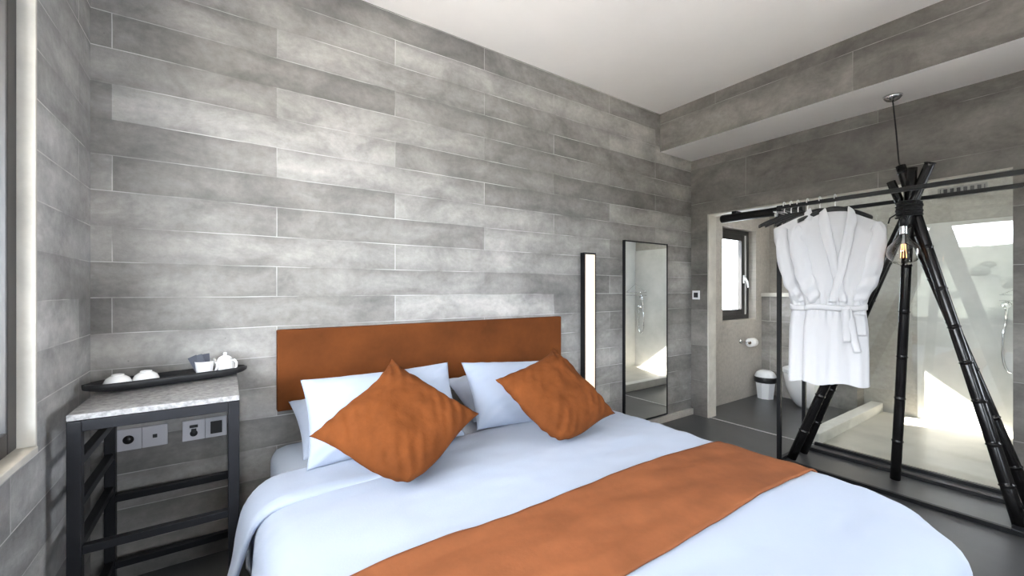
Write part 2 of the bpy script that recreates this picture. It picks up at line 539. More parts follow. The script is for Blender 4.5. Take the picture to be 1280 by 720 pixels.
# plaster lining of the doorway and of the left window opening
b = bm_new()
add_box(b, XR + 0.004, XP + 0.002, 2.312, 2.326, 0.0, 2.04)
add_box(b, XR + 0.004, XP + 0.002, 0.36, 2.312, 2.028, 2.04)
struct('trim_1', b, M['reveal'])
b = bm_new()
add_box(b, -0.62, XL + 0.002, 1.869, 1.881, 0.79, 2.27)
add_box(b, -0.60, XL + 0.008, -0.7, 1.869, 0.79, 0.812, 0.003)
struct('trim_2', b, M['reveal'])
b = bm_new(); add_box(b, 2.3, XR - 0.001, 2.472, YB, 0.0, 0.062, 0.004)
struct('baseboard_back', b, M['plain_x'])
b = bm_new(); add_box(b, 4.0, 4.012, 1.42, 2.312, 0.0, 0.004); struct('trim_3', b, M['alu'])

# shower floor and curb
b = bm_new(); add_box(b, XP, XF - 0.013, 0.36, 1.39, 0.0, 0.006); struct('floor_shower', b, M['shower_floor'])
b = bm_new(); add_box(b, 4.04, XF, 1.39, 1.49, 0.0, 0.095, 0.006); struct('trim_4', b, M['curb'])
# boxed cistern wall behind the toilet with its ledge
b = bm_new(); add_box(b, 5.48, XF, 1.55, YB, 0.0, 1.20); struct('wall_cistern', b, M['tile_y'])
b = bm_new(); add_box(b, 5.465, XF, 1.545, YB, 1.20, 1.245, 0.004); struct('trim_5', b, M['reveal'])
# unseen slab added outside the bathroom window to trim the sun patch
b = bm_new(); add_box(b, 4.2, 6.2, 2.7, 3.00, 2.0, 2.1); struct('added_sun_hood', b, M['plain_x'])

# windows
def window(name, axis, a, u0, u1, z0, z1, mull=(), stile=0.06, depth=0.06, handle=None, dirn=1):
    """frame in the plane axis=a, panes between the mullions"""
    loc = (a, u0, z0) if axis == 'x' else (u0, a, z0)
    e = bpy.data.objects.new(name, None); COL.objects.link(e)
    e.location = loc; e['_loc'] = loc; e['kind'] = 'structure'
    def bx(bm, ua, ub, za, zb, d=depth, off=0.0, bev=0.004):
        if axis == 'x':
            add_box(bm, a - d / 2 + off, a + d / 2 + off, ua, ub, za, zb, bev)
        else:
            add_box(bm, ua, ub, a - d / 2 + off, a + d / 2 + off, za, zb, bev)
    f = bm_new()
    bx(f, u0, u0 + stile, z0, z1); bx(f, u1 - stile, u1, z0, z1)
    bx(f, u0 + stile, u1 - stile, z0, z0 + stile); bx(f, u0 + stile, u1 - stile, z1 - stile, z1)
    edges = [u0 + stile]
    for mu in mull:
        bx(f, mu - stile / 2, mu + stile / 2, z0 + stile, z1 - stile)
        edges += [mu - stile / 2, mu + stile / 2]
    edges.append(u1 - stile)
    struct('window_frame', f, M['frame_dark'], e)
    for k in range(0, len(edges), 2):
        p = bm_new(); bx(p, edges[k], edges[k + 1], z0 + stile, z1 - stile, 0.008, 0, 0)
        struct('pane', p, M['glass'], e)
    return e, bx

window('window_1', 'x', -0.548, -0.7, 1.869, 0.812, 2.27, (0.4,), 0.065)
e2, bx2 = window('window_2', 'y', 2.62, 4.58, 5.34, 0.93, 2.0, (), 0.055, 0.07)
# inner sash of the bathroom window with a white handle
s = bm_new()
for ua, ub, za, zb in ((4.635, 4.70, 0.985, 1.945), (5.13, 5.20, 0.985, 1.945), (4.70, 5.13, 0.985, 1.05), (4.70, 5.13, 1.87, 1.945)):
    add_box(s, ua, ub, 2.565, 2.615, za, zb, 0.004)
struct('sash', s, M['frame_dark'], e2)
s = bm_new(); add_box(s, 5.215, 5.255, 2.575, 2.60, 0.985, 1.945, 0.003); struct('gasket_strip', s, M['alu'], e2)
h = bm_new(); add_box(h, 5.15, 5.18, 2.55, 2.566, 1.36, 1.46, 0.004); add_box(h, 5.155, 5.175, 2.53, 2.552, 1.40, 1.43, 0.003)
add_tube(h, [(5.165, 2.535, 1.415), (5.18, 2.52, 1.38), (5.185, 2.515, 1.31)], [0.011, 0.011, 0.009], 8)
struct('window_handle', h, M['plastic_white'], e2)
window('added_window_front', 'y', -2.4, 0.2, 1.0, 0.6, 2.0, (), 0.06)  # unseen window added to lift the dim bedside table corner
window('added_window_right', 'x', 4.06, -2.0, -0.2, 0.7, 2.05, (-1.15,), 0.07)  # unseen window added to light the left wall from the right

# glazed bathroom partition
gl = thing('glass_partition', 'large clear glass panel closing the shower off from the bedroom', 'glass panel', (4.03, 0.9, 0.0))
b = bm_new(); add_box(b, 4.025, 4.035, 0.365, 1.42, 0.02, 2.026); obj('pane', b, M['panel_glass'], gl)
b = bm_new(); add_box(b, 4.015, 4.045, 0.362, 1.42, 0.0, 0.022, 0.002); obj('bottom_channel', b, M['black_metal'], gl)

# outdoors: terrace, hillside and its trees
b = bm_new(); add_box(b, -7.0, -0.76, -9.0, 9.0, -0.2, -0.02); add_box(b, 4.12, 10.0, -6.0, 0.1, -0.2, -0.02); struct('bounce_terrace', b, M['bounce_terrace'])  # unseen pale ground, widened to bounce daylight onto the ceiling
b = bm_new(); add_box(b, -1.6, -0.73, -2.5, 2.7, 2.36, 2.46); struct('added_sky_hood', b, M['ceiling'])  # unseen overhang added to keep high sky light off the bed
b = bm_new(); add_box(b, -7.0, -6.85, -9.0, 9.0, -0.02, 0.35, 0.01); struct('parapet', b, M['bounce_terrace'])
b = bm_new()
NX, NY = 60, 80
grid = []
for i in range(NX + 1):
    row = []
    for j in range(NY + 1):
        x = -8 - 170 * (i / NX) ** 1.5
        y = -120 + 260 * j / NY
        rise = max(0.0, (-x - 40) / 90)
        h = -9 + 24 * min(1.0, rise) ** 1.2 * (0.75 + 0.5 * noise.noise(Vector((x * 0.02, y * 0.022, 3)))) + 2.5 * noise.noise(Vector((x * 0.07, y * 0.07, 1)))
        row.append(b.verts.new((x, y, h)))
    grid.append(row)
for i in range(NX):
    for j in range(NY):
        f = b.faces.new((grid[i][j], grid[i + 1][j], grid[i + 1][j + 1], grid[i][j + 1])); f.smooth = True
hill_pts = [grid[i][j].co.copy() for i in range(22, NX, 3) for j in range(2, NY, 2)]
hill = struct('hillside', b, M['hill'])
b = bm_new()
for p in hill_pts:
    if random.random() < 0.45:
        t = bmesh.new()
        bmesh.ops.create_icosphere(t, subdivisions=2, radius=random.uniform(0.8, 2.0))
        for v in t.verts:
            v.co *= 1 + 0.35 * noise.noise(v.co * 0.9 + p)
            v.co.z *= 0.8
            v.co += p + Vector((0, 0, 0.8))
        merge(b, t)
o = obj('treetops', b, M['leaf']); o['kind'] = 'stuff'; tag(o, 'dark green trees scattered over the hillside outside', 'trees')

# ---------------------------------------------------------------- bed
def rr_drop(s, lo, hi, r):
    """position and drop along a cloth strip with rounded edges at lo and hi; s is arc length measured as if flat"""
    def side(d):            # d = distance past the start of the rounding
        q = PI / 2 * r
        if d <= 0:
            return d, 0.0
        if d < q:
            a = d / r
            return r * math.sin(a), r * (1 - math.cos(a))
        return r + 0.05 * (d - q), r + (d - q)
    if s > hi - r:
        x, z = side(s - (hi - r)); return hi - r + x, z
    if s < lo + r:
        x, z = side(lo + r - s); return lo + r - x, z
    return s, 0.0

bed = thing('bed', 'wide double bed with white sheeted mattress on a dark base against the headboard', 'bed', (1.15, 1.4, 0))
b = bm_new(); add_box(b, 0.20, 2.10, 0.36, 2.44, 0.06, 0.25, 0.012); obj('bed_base', b, M['base'], bed)
for x in (0.3, 2.0):
    for y in (0.46, 2.34):
        b = bm_new(); add_box(b, x - 0.03, x + 0.03, y - 0.03, y + 0.03, 0.0, 0.06, 0.004); obj('leg', b, M['base'], bed)
b = bm_new()
t = bmesh.new()
bmesh.ops.create_cube(t, size=1)
bmesh.ops.subdivide_edges(t, edges=t.edges[:], cuts=24, use_grid_fill=True)
for v in t.verts:
    u, vv, ww = v.co.x * 2, v.co.y * 2, v.co.z * 2
    x, y, z = v.co.x * 1.87, v.co.y * 2.10, v.co.z * 0.26
    r = 0.075
    ex, ey, ez = 0.935 - r, 1.05 - r, 0.13 - r
    c = Vector((max(-ex, min(ex, x)), max(-ey, min(ey, y)), max(-ez, min(ez, z))))
    d = Vector((x, y, z)) - c
    if d.length > 1e-6:
        d = d.normalized() * r
    p = c + d + Vector((1.115, 1.41, 0.375))
    if p.z > 0.42:
        p.z += 0.012 * (1 - u * u) * (1 - vv * vv) + 0.004 * noise.noise(p * 5)
    v.co = p
for f in t.faces: f.smooth = True
merge(b, t)
obj('mattress', b, M['sheet'], bed)

DX0, DX1, DY0, DY1, DR = 0.085, 2.125, 0.255, 1.93, 0.10
DTOP = 0.522
def duvet_pt(s, t, off=0.0, spread=0.0):
    x, dx = rr_drop(s, DX0, DX1, DR)
    y, dy = t, 0.0
    if t < DY0 + DR:
        y, dy = rr_drop(t, DY0, 9, DR)
    drop = math.sqrt(dx * dx + dy * dy)
    cx = max(0.0, min(1.0, (x - DX0) / (DX1 - DX0)))
    cy = max(0.0, min(1.0, (y - DY0) / 2.2))
    crown = 0.030 * (4 * cx * (1 - cx)) ** 0.6 * min(1, 4 * cy)
    p = Vector((x, y, 0))
    wr = 0.012 * noise.noise(Vector((s * 2.1, t * 3.3, 0.3))) + 0.009 * noise.noise(Vector((s * 3.0 + t * 2, t * 9.0, 2.3))) + 0.004 * noise.noise(Vector((s * 10, t * 22, 5)))
    z = DTOP - 0.022 + crown + wr - drop + off
    side = max(0.0, min(1.0, drop / 0.25))
    fold = 0.014 * side * math.sin((s if dy > dx else t) * 17 + 2 * noise.noise(Vector((s * 2, t * 2, 8))))
    if dx >= dy and dx > 0:
        x += (-1 if s < 1 else 1) * (fold + off * side)
    elif dy > 0:
        y -= fold + off * side
    rc = 0.30
    for sg, ex in ((1, DX1), (-1, DX0)):
        a = (x - (ex - sg * rc)) * sg / rc
        c = ((DY0 + rc) - y) / rc
        if a > 0 and c > 0:
            k = max(a, c) / math.sqrt(a * a + c * c)
            k = 1 - (1 - k) * 0.8
            x = (ex - sg * rc) + sg * a * k * rc
            y = (DY0 + rc) - c * k * rc
            z -= 0.03 * min(1.0, a) * min(1.0, c)
    return Vector((x, y, max(z, 0.05)))

duvet = thing('duvet', 'white duvet spread over the bed, turned down at the head end', 'duvet', (1.15, 1.1, 0.5))
b = bm_new()
n, m_ = 110, 90
rows = []
s0, s1, t0, t1 = DX0 - 0.26, DX1 + 0.26, DY0 - 0.26, DY1
for i in range(n + 1):
    rows.append([duvet_pt(s0 + (s1 - s0) * i / n, t0 + (t1 - t0) * j / m_) for j in range(m_ + 1)])
loft(b, rows, closed=False)
obj('duvet_cover', b, M['linen'], duvet, solid=0.016)
# turned down strip with its left end hanging as a pointed flap
b = bm_new()
rows = []
n, m_ = 120, 16
for i in range(n + 1):
    s = (DX0 - 0.29) + (DX1 + 0.1 - DX0 + 0.29) * i / n
    q = max(0.0, min(1.0, (DX0 + 0.10 - s) / 0.38))         # 0 on top, 1 at the tip of the flap
    ta = 1.655 + 0.055 * noise.noise(Vector((s * 1.6, 0, 0))) + 0.10 * q
    tb = 1.945 - 0.16 * q ** 1.5
    row = []
    for j in range(m_ + 1):
        f = j / m_
        off = 0.022 - 0.036 * max(0.0, min(1.0, (s - 0.30) / 0.75))
        p = duvet_pt(s, ta + (tb - ta) * f, off)
        edge = 0.018 * max(0.0, 1 - f * 9)
        p.z -= edge
        p.x -= 0.055 * q + 0.02 * q * math.sin(f * PI)
        row.append(p)
    rows.append(row)
loft(b, rows, closed=False)
obj('turned_down_fold', b, M['linen'], duvet, solid=0.016)

# runner
run = bm_new()
rows = []
n, m_ = 110, 30
for i in range(n + 1):
    s = (DX0 - 0.25) + (DX1 - DX0 + 0.5) * i / n
    rows.append([duvet_pt(s, 0.735 + 0.405 * j / m_ + 0.006 * math.sin(s * 5), 0.016) for j in range(m_ + 1)])
loft(run, rows, closed=False)
tag(obj('bed_runner', run, M['runner'], solid=0.008), 'rust brown suede runner laid across the foot of the white bed', 'bed runner')

def cushion_mesh(w_, h_, th, pinch=0.06, seed=0, wr=0.01, n=44, blunt=0.0, kite=0.0):
    """stuffed cushion in the local xy plane, front towards +z"""
    b = bm_new()
    sides = []
    for sg in (1, -1):
        g = []
        for i in range(n + 1):
            r = []
            for j in range(n + 1):
                u = -1 + 2 * i / n; v = -1 + 2 * j / n
                u = math.sin(u * PI / 2) * 0.35 + u * 0.65
                v = math.sin(v * PI / 2) * 0.35 + v * 0.65
                pl = pinch if not blunt else 0.090 + 0.065 * (u + v)
                x = u * w_ / 2 * (1 - pl * (1 - v * v) * abs(u) ** 2)
                y = v * h_ / 2 * (1 - pl * (1 - u * u) * abs(v) ** 2)
                e = (max(0, 1 - abs(u) ** 2.6) * max(0, 1 - abs(v) ** 2.6)) ** 0.62
                z = sg * th / 2 * e
                q = Vector((x * 5 + seed, y * 5, sg * 2.0))
                z += sg * wr * e ** 0.4 * (noise.noise(q) + 0.6 * noise.noise(q * 2.7) + 0.3 * abs(noise.noise(q * 4.5))) * (1 if e > 0 else 0)
                # creases gathering towards the corners
                cr_ = abs(u * v)
                z += sg * wr * 0.5 * cr_ * e ** 0.3 * math.sin((u - v) * 22 + 3 * noise.noise(q))
                if blunt:
                    k = max(0.0, (-u - v - 1.0))           # the lower corner is squashed on the bed
                    x += blunt * k * k * w_; y += blunt * k * k * h_
                    z += sg * blunt * 0.5 * k * k * w_ * (1 - abs(u - v)) * e ** 0.5
                    k2 = kite * min(1.0, abs(u - v) / 2) ** 1.5
                    x -= k2; y -= k2
                    # the upper corner stands up like an ear
                    k3 = max(0.0, u + v - 0.9) / 1.1
                    z += sg * 0.010 * k3 * (1 - k3) * math.sin((u - v) * 14)
                r.append(Vector((x, y, z)))
            g.append(r)
        sides.append(g)
    loft(b, sides[0], closed=False)
    loft(b, sides[1], closed=False)
    bmesh.ops.remove_doubles(b, verts=b.verts, dist=0.0006)
    return b

def pose(o, centre, xdir, ydir):
    x = Vector(xdir).normalized()
    y = Vector(ydir); y = (y - x * y.dot(x)).normalized()
    z = x.cross(y)
    o.matrix_world = Matrix(((x.x, y.x, z.x, centre[0]), (x.y, y.y, z.y, centre[1]), (x.z, y.z, z.z, centre[2]), (0, 0, 0, 1)))

PG = 'white bed pillows'
o = obj('pillow', cushion_mesh(0.74, 0.44, 0.17, 0.05, 1), M['linen'])
pose(o, (0.64, 2.23, 0.625), (1, 0.03, 0), (0, 0.92, 0.38)); tag(o, 'white pillow mostly hidden behind the leaning pillow at the left of the bed', 'pillow', PG)
o = obj('pillow', cushion_mesh(0.74, 0.44, 0.17, 0.05, 5), M['linen'])
pose(o, (1.52, 2.24, 0.625), (1, -0.03, 0), (0, 0.92, 0.38)); tag(o, 'white pillow lying behind, seen in the gap between the two leaning pillows', 'pillow', PG)
o = obj('pillow', cushion_mesh(0.72, 0.40, 0.17, 0.06, 9), M['linen'])
pose(o, (0.635, 1.985, 0.715), (0.698, -0.043, 0.016), (0.005, 0.191, 0.296)); tag(o, 'white pillow leaning upright behind the left rust cushion', 'pillow', PG)
o = obj('pillow', cushion_mesh(0.70, 0.41, 0.17, 0.06, 13), M['linen'])
pose(o, (1.455, 2.005, 0.685), (0.816, -0.069, -0.05), (0.047, 0.247, 0.297)); tag(o, 'white pillow leaning upright behind the right rust cushion', 'pillow', PG)
CG = 'rust scatter cushions'
def diamond(corners, seed, label):
    T, Lf, Rt, B = [Vector(c) for c in corners]
    c = (T + Lf + Rt + B) / 4
    v = (T - B).normalized(); h = (Rt - Lf); h = (h - v * h.dot(v)).normalized()
    side = ((T - B).length + (Rt - Lf).length) / 2 / math.sqrt(2)
    o = obj('cushion', cushion_mesh(side * 1.05, side * 1.05, 0.20, 0.17, seed, 0.018, 60, 0.085, 0.024), M['suede'])
    pose(o, c, h + v, v - h)
    tag(o, label, 'cushion', CG)
diamond(((0.653, 1.961, 0.947), (0.282, 1.781, 0.745), (0.921, 1.641, 0.755), (0.549, 1.46, 0.553)), 21, 'rust suede cushion on its corner, the larger one nearer the bedside table')
diamond(((1.61, 1.904, 0.931), (1.164, 1.816, 0.841), (1.735, 1.563, 0.644), (1.289, 1.475, 0.553)), 37, 'rust suede cushion on its corner, in front of the lit strip lamp')

b = bm_new(); add_box(b, 0.216, 2.155, 2.455, 2.5, 0.655, 1.078, 0.006)
tag(obj('headboard', b, M['headboard']), 'long rust brown panel headboard fixed to the concrete wall behind the bed', 'headboard')

# ---------------------------------------------------------------- strip lamp and mirror
lamp = thing('strip_lamp', 'tall narrow glowing wall lamp in a black frame right of the headboard', 'lamp', (2.47, 2.5, 0.3))
b = bm_new()
wall(b, 'y', 2.452, 2.5, 2.402, 2.532, 0.22, 1.590, [(2.412, 2.522, 0.235, 1.575)])
obj('lamp_frame', b, M['black_metal'], lamp)
b = bm_new(); add_box(b, 2.412, 2.522, 2.455, 2.48, 0.235, 1.575); obj('light_panel', b, M['lamp'], lamp)

mir = thing('mirror', 'tall thin-framed mirror standing against the wall beside the bathroom doorway', 'mirror', (3.23, 2.48, 0.08))
b = bm_new()
wall(b, 'y', 2.474, 2.5, 2.915, 3.540, 0.075, 1.728, [(2.926, 3.529, 0.086, 1.717)])
obj('mirror_frame', b, M['black_metal'], mir)
b = bm_new(); add_box(b, 2.926, 3.529, 2.478, 2.499, 0.086, 1.717); obj('mirror_glass', b, M['mirror'], mir)

# ---------------------------------------------------------------- bedside table and what stands on it
tb = thing('bedside_table', 'tall dark steel bedside table with grey stone top in the corner', 'table', (-0.195, 2.2, 0))
tx0, tx1, ty0, ty1, tz = -0.428, 0.042, 1.925, 2.465, 0.880
b = bm_new(); add_box(b, tx0, tx1, ty0, ty1, tz - 0.020, tz, 0.002); obj('table_top', b, M['slab'], tb)
q = 0.036
legs = [(tx0, ty0), (tx1 - q, ty0), (tx0, ty1 - q), (tx1 - q, ty1 - q)]
for x, y in legs:
    b = bm_new(); add_box(b, x, x + q, y, y + q, 0.0, tz - 0.022, 0.003); obj('leg', b, M['grey_steel'], tb)
def rail(name, x0, x1, y0, y1, z0, z1):
    b = bm_new(); add_box(b, x0, x1, y0, y1, z0, z1, 0.002); obj(name, b, M['grey_steel'], tb)
for z in (tz - 0.058,):
    rail('apron_rail', tx0 + q, tx1 - q, ty0, ty0 + q, z, tz - 0.022)
    rail('apron_rail', tx0 + q, tx1 - q, ty1 - q, ty1, z, tz - 0.022)
    rail('apron_rail', tx0, tx0 + q, ty0 + q, ty1 - q, z, tz - 0.022)
    rail('apron_rail', tx1 - q, tx1, ty0 + q, ty1 - q, z, tz - 0.022)
rail('front_rail', tx0 + q, tx1 - q, ty0 + 0.004, ty0 + q - 0.004, 0.415, 0.443)
rail('back_rail', tx0 + q, tx1 - q, ty1 - q, ty1 - 0.004, 0.375, 0.405)
rail('back_rail', tx0 + q, tx1 - q, ty1 - q, ty1 - 0.004, 0.09, 0.12)
rail('front_rail', tx0 + q, tx1 - q, ty0 + 0.004, ty0 + q - 0.004, 0.09, 0.12)
for z in (0.70, 0.56, 0.42, 0.10):
    rail('side_rail', tx0 + 0.004, tx0 + q - 0.004, ty0 + q, ty1 - q, z, z + 0.028)

# long tray, boat shaped
b = bm_new()
tr0, tr1 = Vector((-0.455, 2.255, 0)), Vector((0.075, 2.405, 0))
ax = (tr1 - tr0).normalized(); sd = Vector((-ax.y, ax.x, 0))
L_ = (tr1 - tr0).length
def tray_rows(off):
    rows = []
    for i in range(33):
        f = i / 32
        e = abs(2 * f - 1)
        hw = 0.058 * (1 - e ** 7) + 0.014 - off * 0.6
        zb = 0.002 + 0.016 * e ** 6 + off
        row = []
        for j in range(13):
            g = -1 + 2 * j / 12
            p = tr0 + ax * (L_ * (off * 0.02 + f * (1 - 0.04 * off))) + sd * (g * hw)
            p.z = tz + zb + 0.032 * abs(g) ** 4 * (1 - 0.5 * e ** 6)
            row.append(p)
        rows.append(row)
    return rows
loft(b, tray_rows(0.0), closed=False)
tray = obj('tray', b, M['tray'], solid=0.010)
tray.location.z = 0.006
tag(tray, 'long black boat-shaped tray lying on the bedside table', 'tray')

def on_tray(f, g=0.0, z=0.013):
    p = tr0 + ax * (L_ * f) + sd * g
    return (p.x, p.y, tz + z)

def bowl(f, g, label):
    p = on_tray(f, g, 0.019)
    e = thing('tea_bowl', label, 'bowl', p, 'upturned tea bowls on the tray')
    b = bm_new()
    add_lathe(b, [(0.045, 0.0), (0.0455, 0.005), (0.043, 0.020), (0.036, 0.034), (0.024, 0.043), (0.0195, 0.045), (0.0, 0.045)], 36, p)
    obj('bowl_body', b, M['ceramic'], e)
    b = bm_new()
    add_lathe(b, [(0.020, 0.044), (0.0195, 0.050), (0.0175, 0.050), (0.0165, 0.046), (0.0, 0.046)], 28, p)
    obj('foot_ring', b, M['ceramic'], e)
bowl(0.175, -0.012, 'white bowl upside down on the tray, nearest the left wall')
bowl(0.335, 0.0, 'white bowl upside down on the tray, beside the other bowl toward the cup')

p = on_tray(0.70, -0.008, 0.013)
cup = thing('cup', 'white cup holding dark sachets on the black tray', 'cup', p)
b = bm_new()
add_lathe(b, [(0.0, 0.0), (0.027, 0.0), (0.029, 0.004), (0.036, 0.066), (0.037, 0.070), (0.035, 0.070), (0.027, 0.008), (0.0, 0.006)], 32, p)
obj('cup_body', b, M['ceramic'], cup)
b = bm_new()
v0 = Vector(p)
add_tube(b, [v0 + Vector((0.033, 0.0, 0.060)), v0 + Vector((0.046, -0.004, 0.058)), v0 + Vector((0.049, -0.004, 0.040)), v0 + Vector((0.042, -0.002, 0.024)), v0 + Vector((0.030, 0, 0.020))], 0.004, 8)
obj('cup_handle', b, M['ceramic'], cup)
for k, (dx, dy, rz, tilt, lab) in enumerate(((-0.008, 0.004, 0.1, -0.42, 'dark grey sachet leaning out of the cup furthest left'),
                                             (0.000, -0.002, -0.15, -0.26, 'dark grey sachet in the middle of those in the cup'),
                                             (0.008, 0.006, 0.25, -0.10, 'dark grey sachet standing most upright in the cup'))):
    b = bm_new(); add_box(b, -0.017, 0.017, -0.0018, 0.0018, 0, 0.094, 0.001)
    o = obj('tea_sachet', b, M['sachet'])
    o.location = (p[0] + dx, p[1] + dy, p[2] + 0.010)
    o.rotation_euler = (0.1, tilt, rz)
    tag(o, lab, 'sachet', 'tea sachets in the white cup')

p = on_tray(0.85, 0.004, 0.014)
pot = thing('teapot', 'small white teapot with lid and handle at the right end of the tray', 'teapot', p)
v0 = Vector(p)
b = bm_new(); add_lathe(b, [(0, 0), (0.035, 0.0), (0.039, 0.006), (0.0415, 0.028), (0.038, 0.056), (0.027, 0.070), (0.0, 0.073)], 36, p); obj('pot_body', b, M['ceramic'], pot)
b = bm_new(); add_lathe(b, [(0.027, 0.070), (0.026, 0.075), (0.015, 0.082), (0.008, 0.084), (0.007, 0.089), (0.0095, 0.094), (0.006, 0.099), (0, 0.100)], 28, p); obj('lid', b, M['ceramic'], pot)
hd = Vector((0.75, -0.66, 0)).normalized()
b = bm_new()
add_tube(b, [v0 + hd * r + Vector((0, 0, z)) for r, z in ((0.034, 0.062), (0.050, 0.064), (0.060, 0.052), (0.060, 0.034), (0.050, 0.018), (0.038, 0.015))], 0.005, 10)
obj('pot_handle', b, M['ceramic'], pot)
b = bm_new()
add_tube(b, [v0 - hd * r + Vector((0, 0, z)) for r, z in ((0.034, 0.028), (0.047, 0.040), (0.053, 0.060), (0.060, 0.068))], [0.010, 0.008, 0.006, 0.005], 10)
obj('spout', b, M['ceramic'], pot)

# sockets on the wall behind the table
def socket(x0, x1, z0, z1, kind, label):
    e = thing('power_socket', label, 'socket', ((x0 + x1) / 2, 2.5, z0), 'wall plates behind the bedside table')
    b = bm_new(); add_box(b, x0, x1, 2.489, 2.5, z0, z1, 0.002); obj('plate', b, M['plate'], e)
    cx, cz = (x0 + x1) / 2, (z0 + z1) / 2
    b = bm_new()
    rot = Matrix.Rotation(R(90), 4, 'X')
    if kind == 'round':
        add_lathe(b, [(0, 0), (0.019, 0.0), (0.019, 0.003), (0.0, 0.004)], 28, (cx, 2.4895, cz), rot)
        add_box(b, cx - 0.003, cx + 0.003, 2.481, 2.487, cz + 0.006, cz + 0.018)
    elif kind == 'small':
        add_box(b, cx - 0.008, cx + 0.008, 2.4855, 2.4895, cz - 0.008, cz + 0.008, 0.001)
    elif kind == 'multi':
        add_box(b, cx - 0.016, cx + 0.016, 2.4855, 2.4895, cz + 0.012, cz + 0.026, 0.0018)
        add_box(b, cx - 0.010, cx + 0.010, 2.4855, 2.4895, cz - 0.006, cz + 0.008, 0.0018)
        add_lathe(b, [(0, 0), (0.015, 0.0), (0.015, 0.003), (0.0, 0.004)], 24, (cx, 2.4895, cz - 0.014), rot)
    else:
        add_box(b, cx - 0.023, cx + 0.023, 2.4855, 2.4895, cz - 0.030, cz + 0.030, 0.0018)
    obj('insert', b, M['plastic_black'], e)
socket(-0.404, -0.3145, 0.573, 0.668, 'round', 'grey wall plate with a round black socket, leftmost behind the table')
socket(-0.3135, -0.224, 0.573, 0.668, 'small', 'grey wall plate with one tiny black square jack')
socket(-0.171, -0.0845, 0.571, 0.666, 'multi', 'grey wall plate with black multi-pin holes')
socket(-0.0835, 0.003, 0.571, 0.666, 'big', 'grey wall plate with a large black square, nearest the bed')

# light switch beside the doorway
sw = thing('light_switch', 'small pale light switch with black rocker beside the bathroom doorway', 'switch', (XR, 2.442, 1.19))
b = bm_new(); add_box(b, XR - 0.010, XR, 2.402, 2.482, 1.185, 1.275, 0.002); obj('plate', b, M['plastic_white'], sw)
b = bm_new(); add_box(b, XR - 0.014, XR - 0.009, 2.419, 2.465, 1.205, 1.255, 0.002); obj('rocker', b, M['plastic_black'], sw)

# ---------------------------------------------------------------- clothes rack
RX0, RX1, RY0, RY1, RZ = 3.42, 3.86, 0.06, 1.435, 1.915
q = 0.026
rack = thing('clothes_rack', 'black square-tube clothes rack frame standing in front of the glass', 'clothes rack', ((RX0 + RX1) / 2, 0.75, 0))
def bar(name, x0, x1, y0, y1, z0, z1):
    b = bm_new(); add_box(b, x0, x1, y0, y1, z0, z1, 0.002); obj(name, b, M['black_metal'], rack)
h2 = q / 2
for x in (RX0, RX1):
    for y in (RY0, RY1):
        bar('post', x - h2, x + h2, y - h2, y + h2, 0.0, RZ)
    bar('top_rail', x - h2, x + h2, RY0 + h2, RY1 - h2, RZ - q, RZ)
    bar('bottom_rail', x - h2, x + h2, RY0 + h2, RY1 - h2, 0.0, q)
for y in (RY0, RY1):
    bar('end_rail', RX0 + h2, RX1 - h2, y - h2, y + h2, RZ - q, RZ)
    bar('end_rail', RX0 + h2, RX1 - h2, y - h2, y + h2, 0.0, q)

# thick black tube under the doorway lintel
tube = thing('lintel_tube', 'thick round black tube hung under the bathroom doorway lintel', 'tube', (3.90, 1.75, 1.93))
b = bm_new(); add_tube(b, [(3.885, 2.13, 1.955), (3.885, 2.125, 1.955), (3.885, 1.45, 1.955), (3.885, 1.445, 1.955)], [0.034, 0.037, 0.037, 0.034], 24); obj('tube_body', b, M['black_metal'], tube)
b = bm_new(); add_box(b, 3.875, 3.974, 1.99, 2.03, 1.985, 2.015, 0.002); obj('bracket', b, M['black_metal'], tube)

# ---------------------------------------------------------------- hangers and bathrobes
def frame_mtx(c, ang):
    """local x = shoulder axis, local -y = front; ang turns it about z"""
    return Matrix.Translation(Vector(c)) @ Matrix.Rotation(ang, 4, 'Z')

def hook_pts(mt, top, drop):
    r = 0.019
    pts = []
    for k in range(15):
        a = R(-35 + 245 * k / 14)
        pts.append(Vector((0, r * math.cos(a), top - 0.0 + r * math.sin(a) - r + 0.004)))
    # pts run over the rail; then straight down the shank
    pts.append(Vector((0, -r * 0.6, top - 2.1 * r)))
    pts.append(Vector((0, 0, top - 2.7 * r)))
    pts.append(Vector((0, 0, top - drop)))
    return pts

def hanger(y, ang, label, drop=0.085, half=0.21, m=None, group='hangers on the front rail'):
    c = (RX0, y, RZ)
    e = thing('coat_hanger', label, 'hanger', (RX0, y, RZ - 0.1), group)
    # the hook crosses the rail square to it, the arms turn with ang
    b = bm_new()
    mt = Matrix.Translation(Vector(c)) @ Matrix.Rotation(R(90), 4, 'Z')
    add_tube(b, [mt @ p for p in hook_pts(mt, 0.017, drop + 0.02)], 0.0036, 8)
    obj('hook', b, M['nickel'], e)
    b = bm_new()
    mt = frame_mtx((RX0, y, RZ - drop), ang)
    rows = []
    for i in range(25):
        u = -1 + 2 * i / 24
        z = -0.055 * abs(u) ** 1.5 - 0.012 * u * u
        dy = 0.028 * u * u
        hh = 0.020 - 0.006 * abs(u)
        dd = 0.011 + 0.012 * abs(u) ** 2
        row = []
        for k in range(12):
            a = 2 * PI * k / 12
            row.append(mt @ Vector((u * half, dy + dd * math.cos(a), z + hh * math.sin(a))))
        rows.append(row)
    loft(b, rows, closed=True, cap=True)
    obj('hanger_arms', b, m or M['plastic_black'], e)
    return e

ANG = math.atan2(-0.82, 0.57)      # shoulder axis of the robes in plan

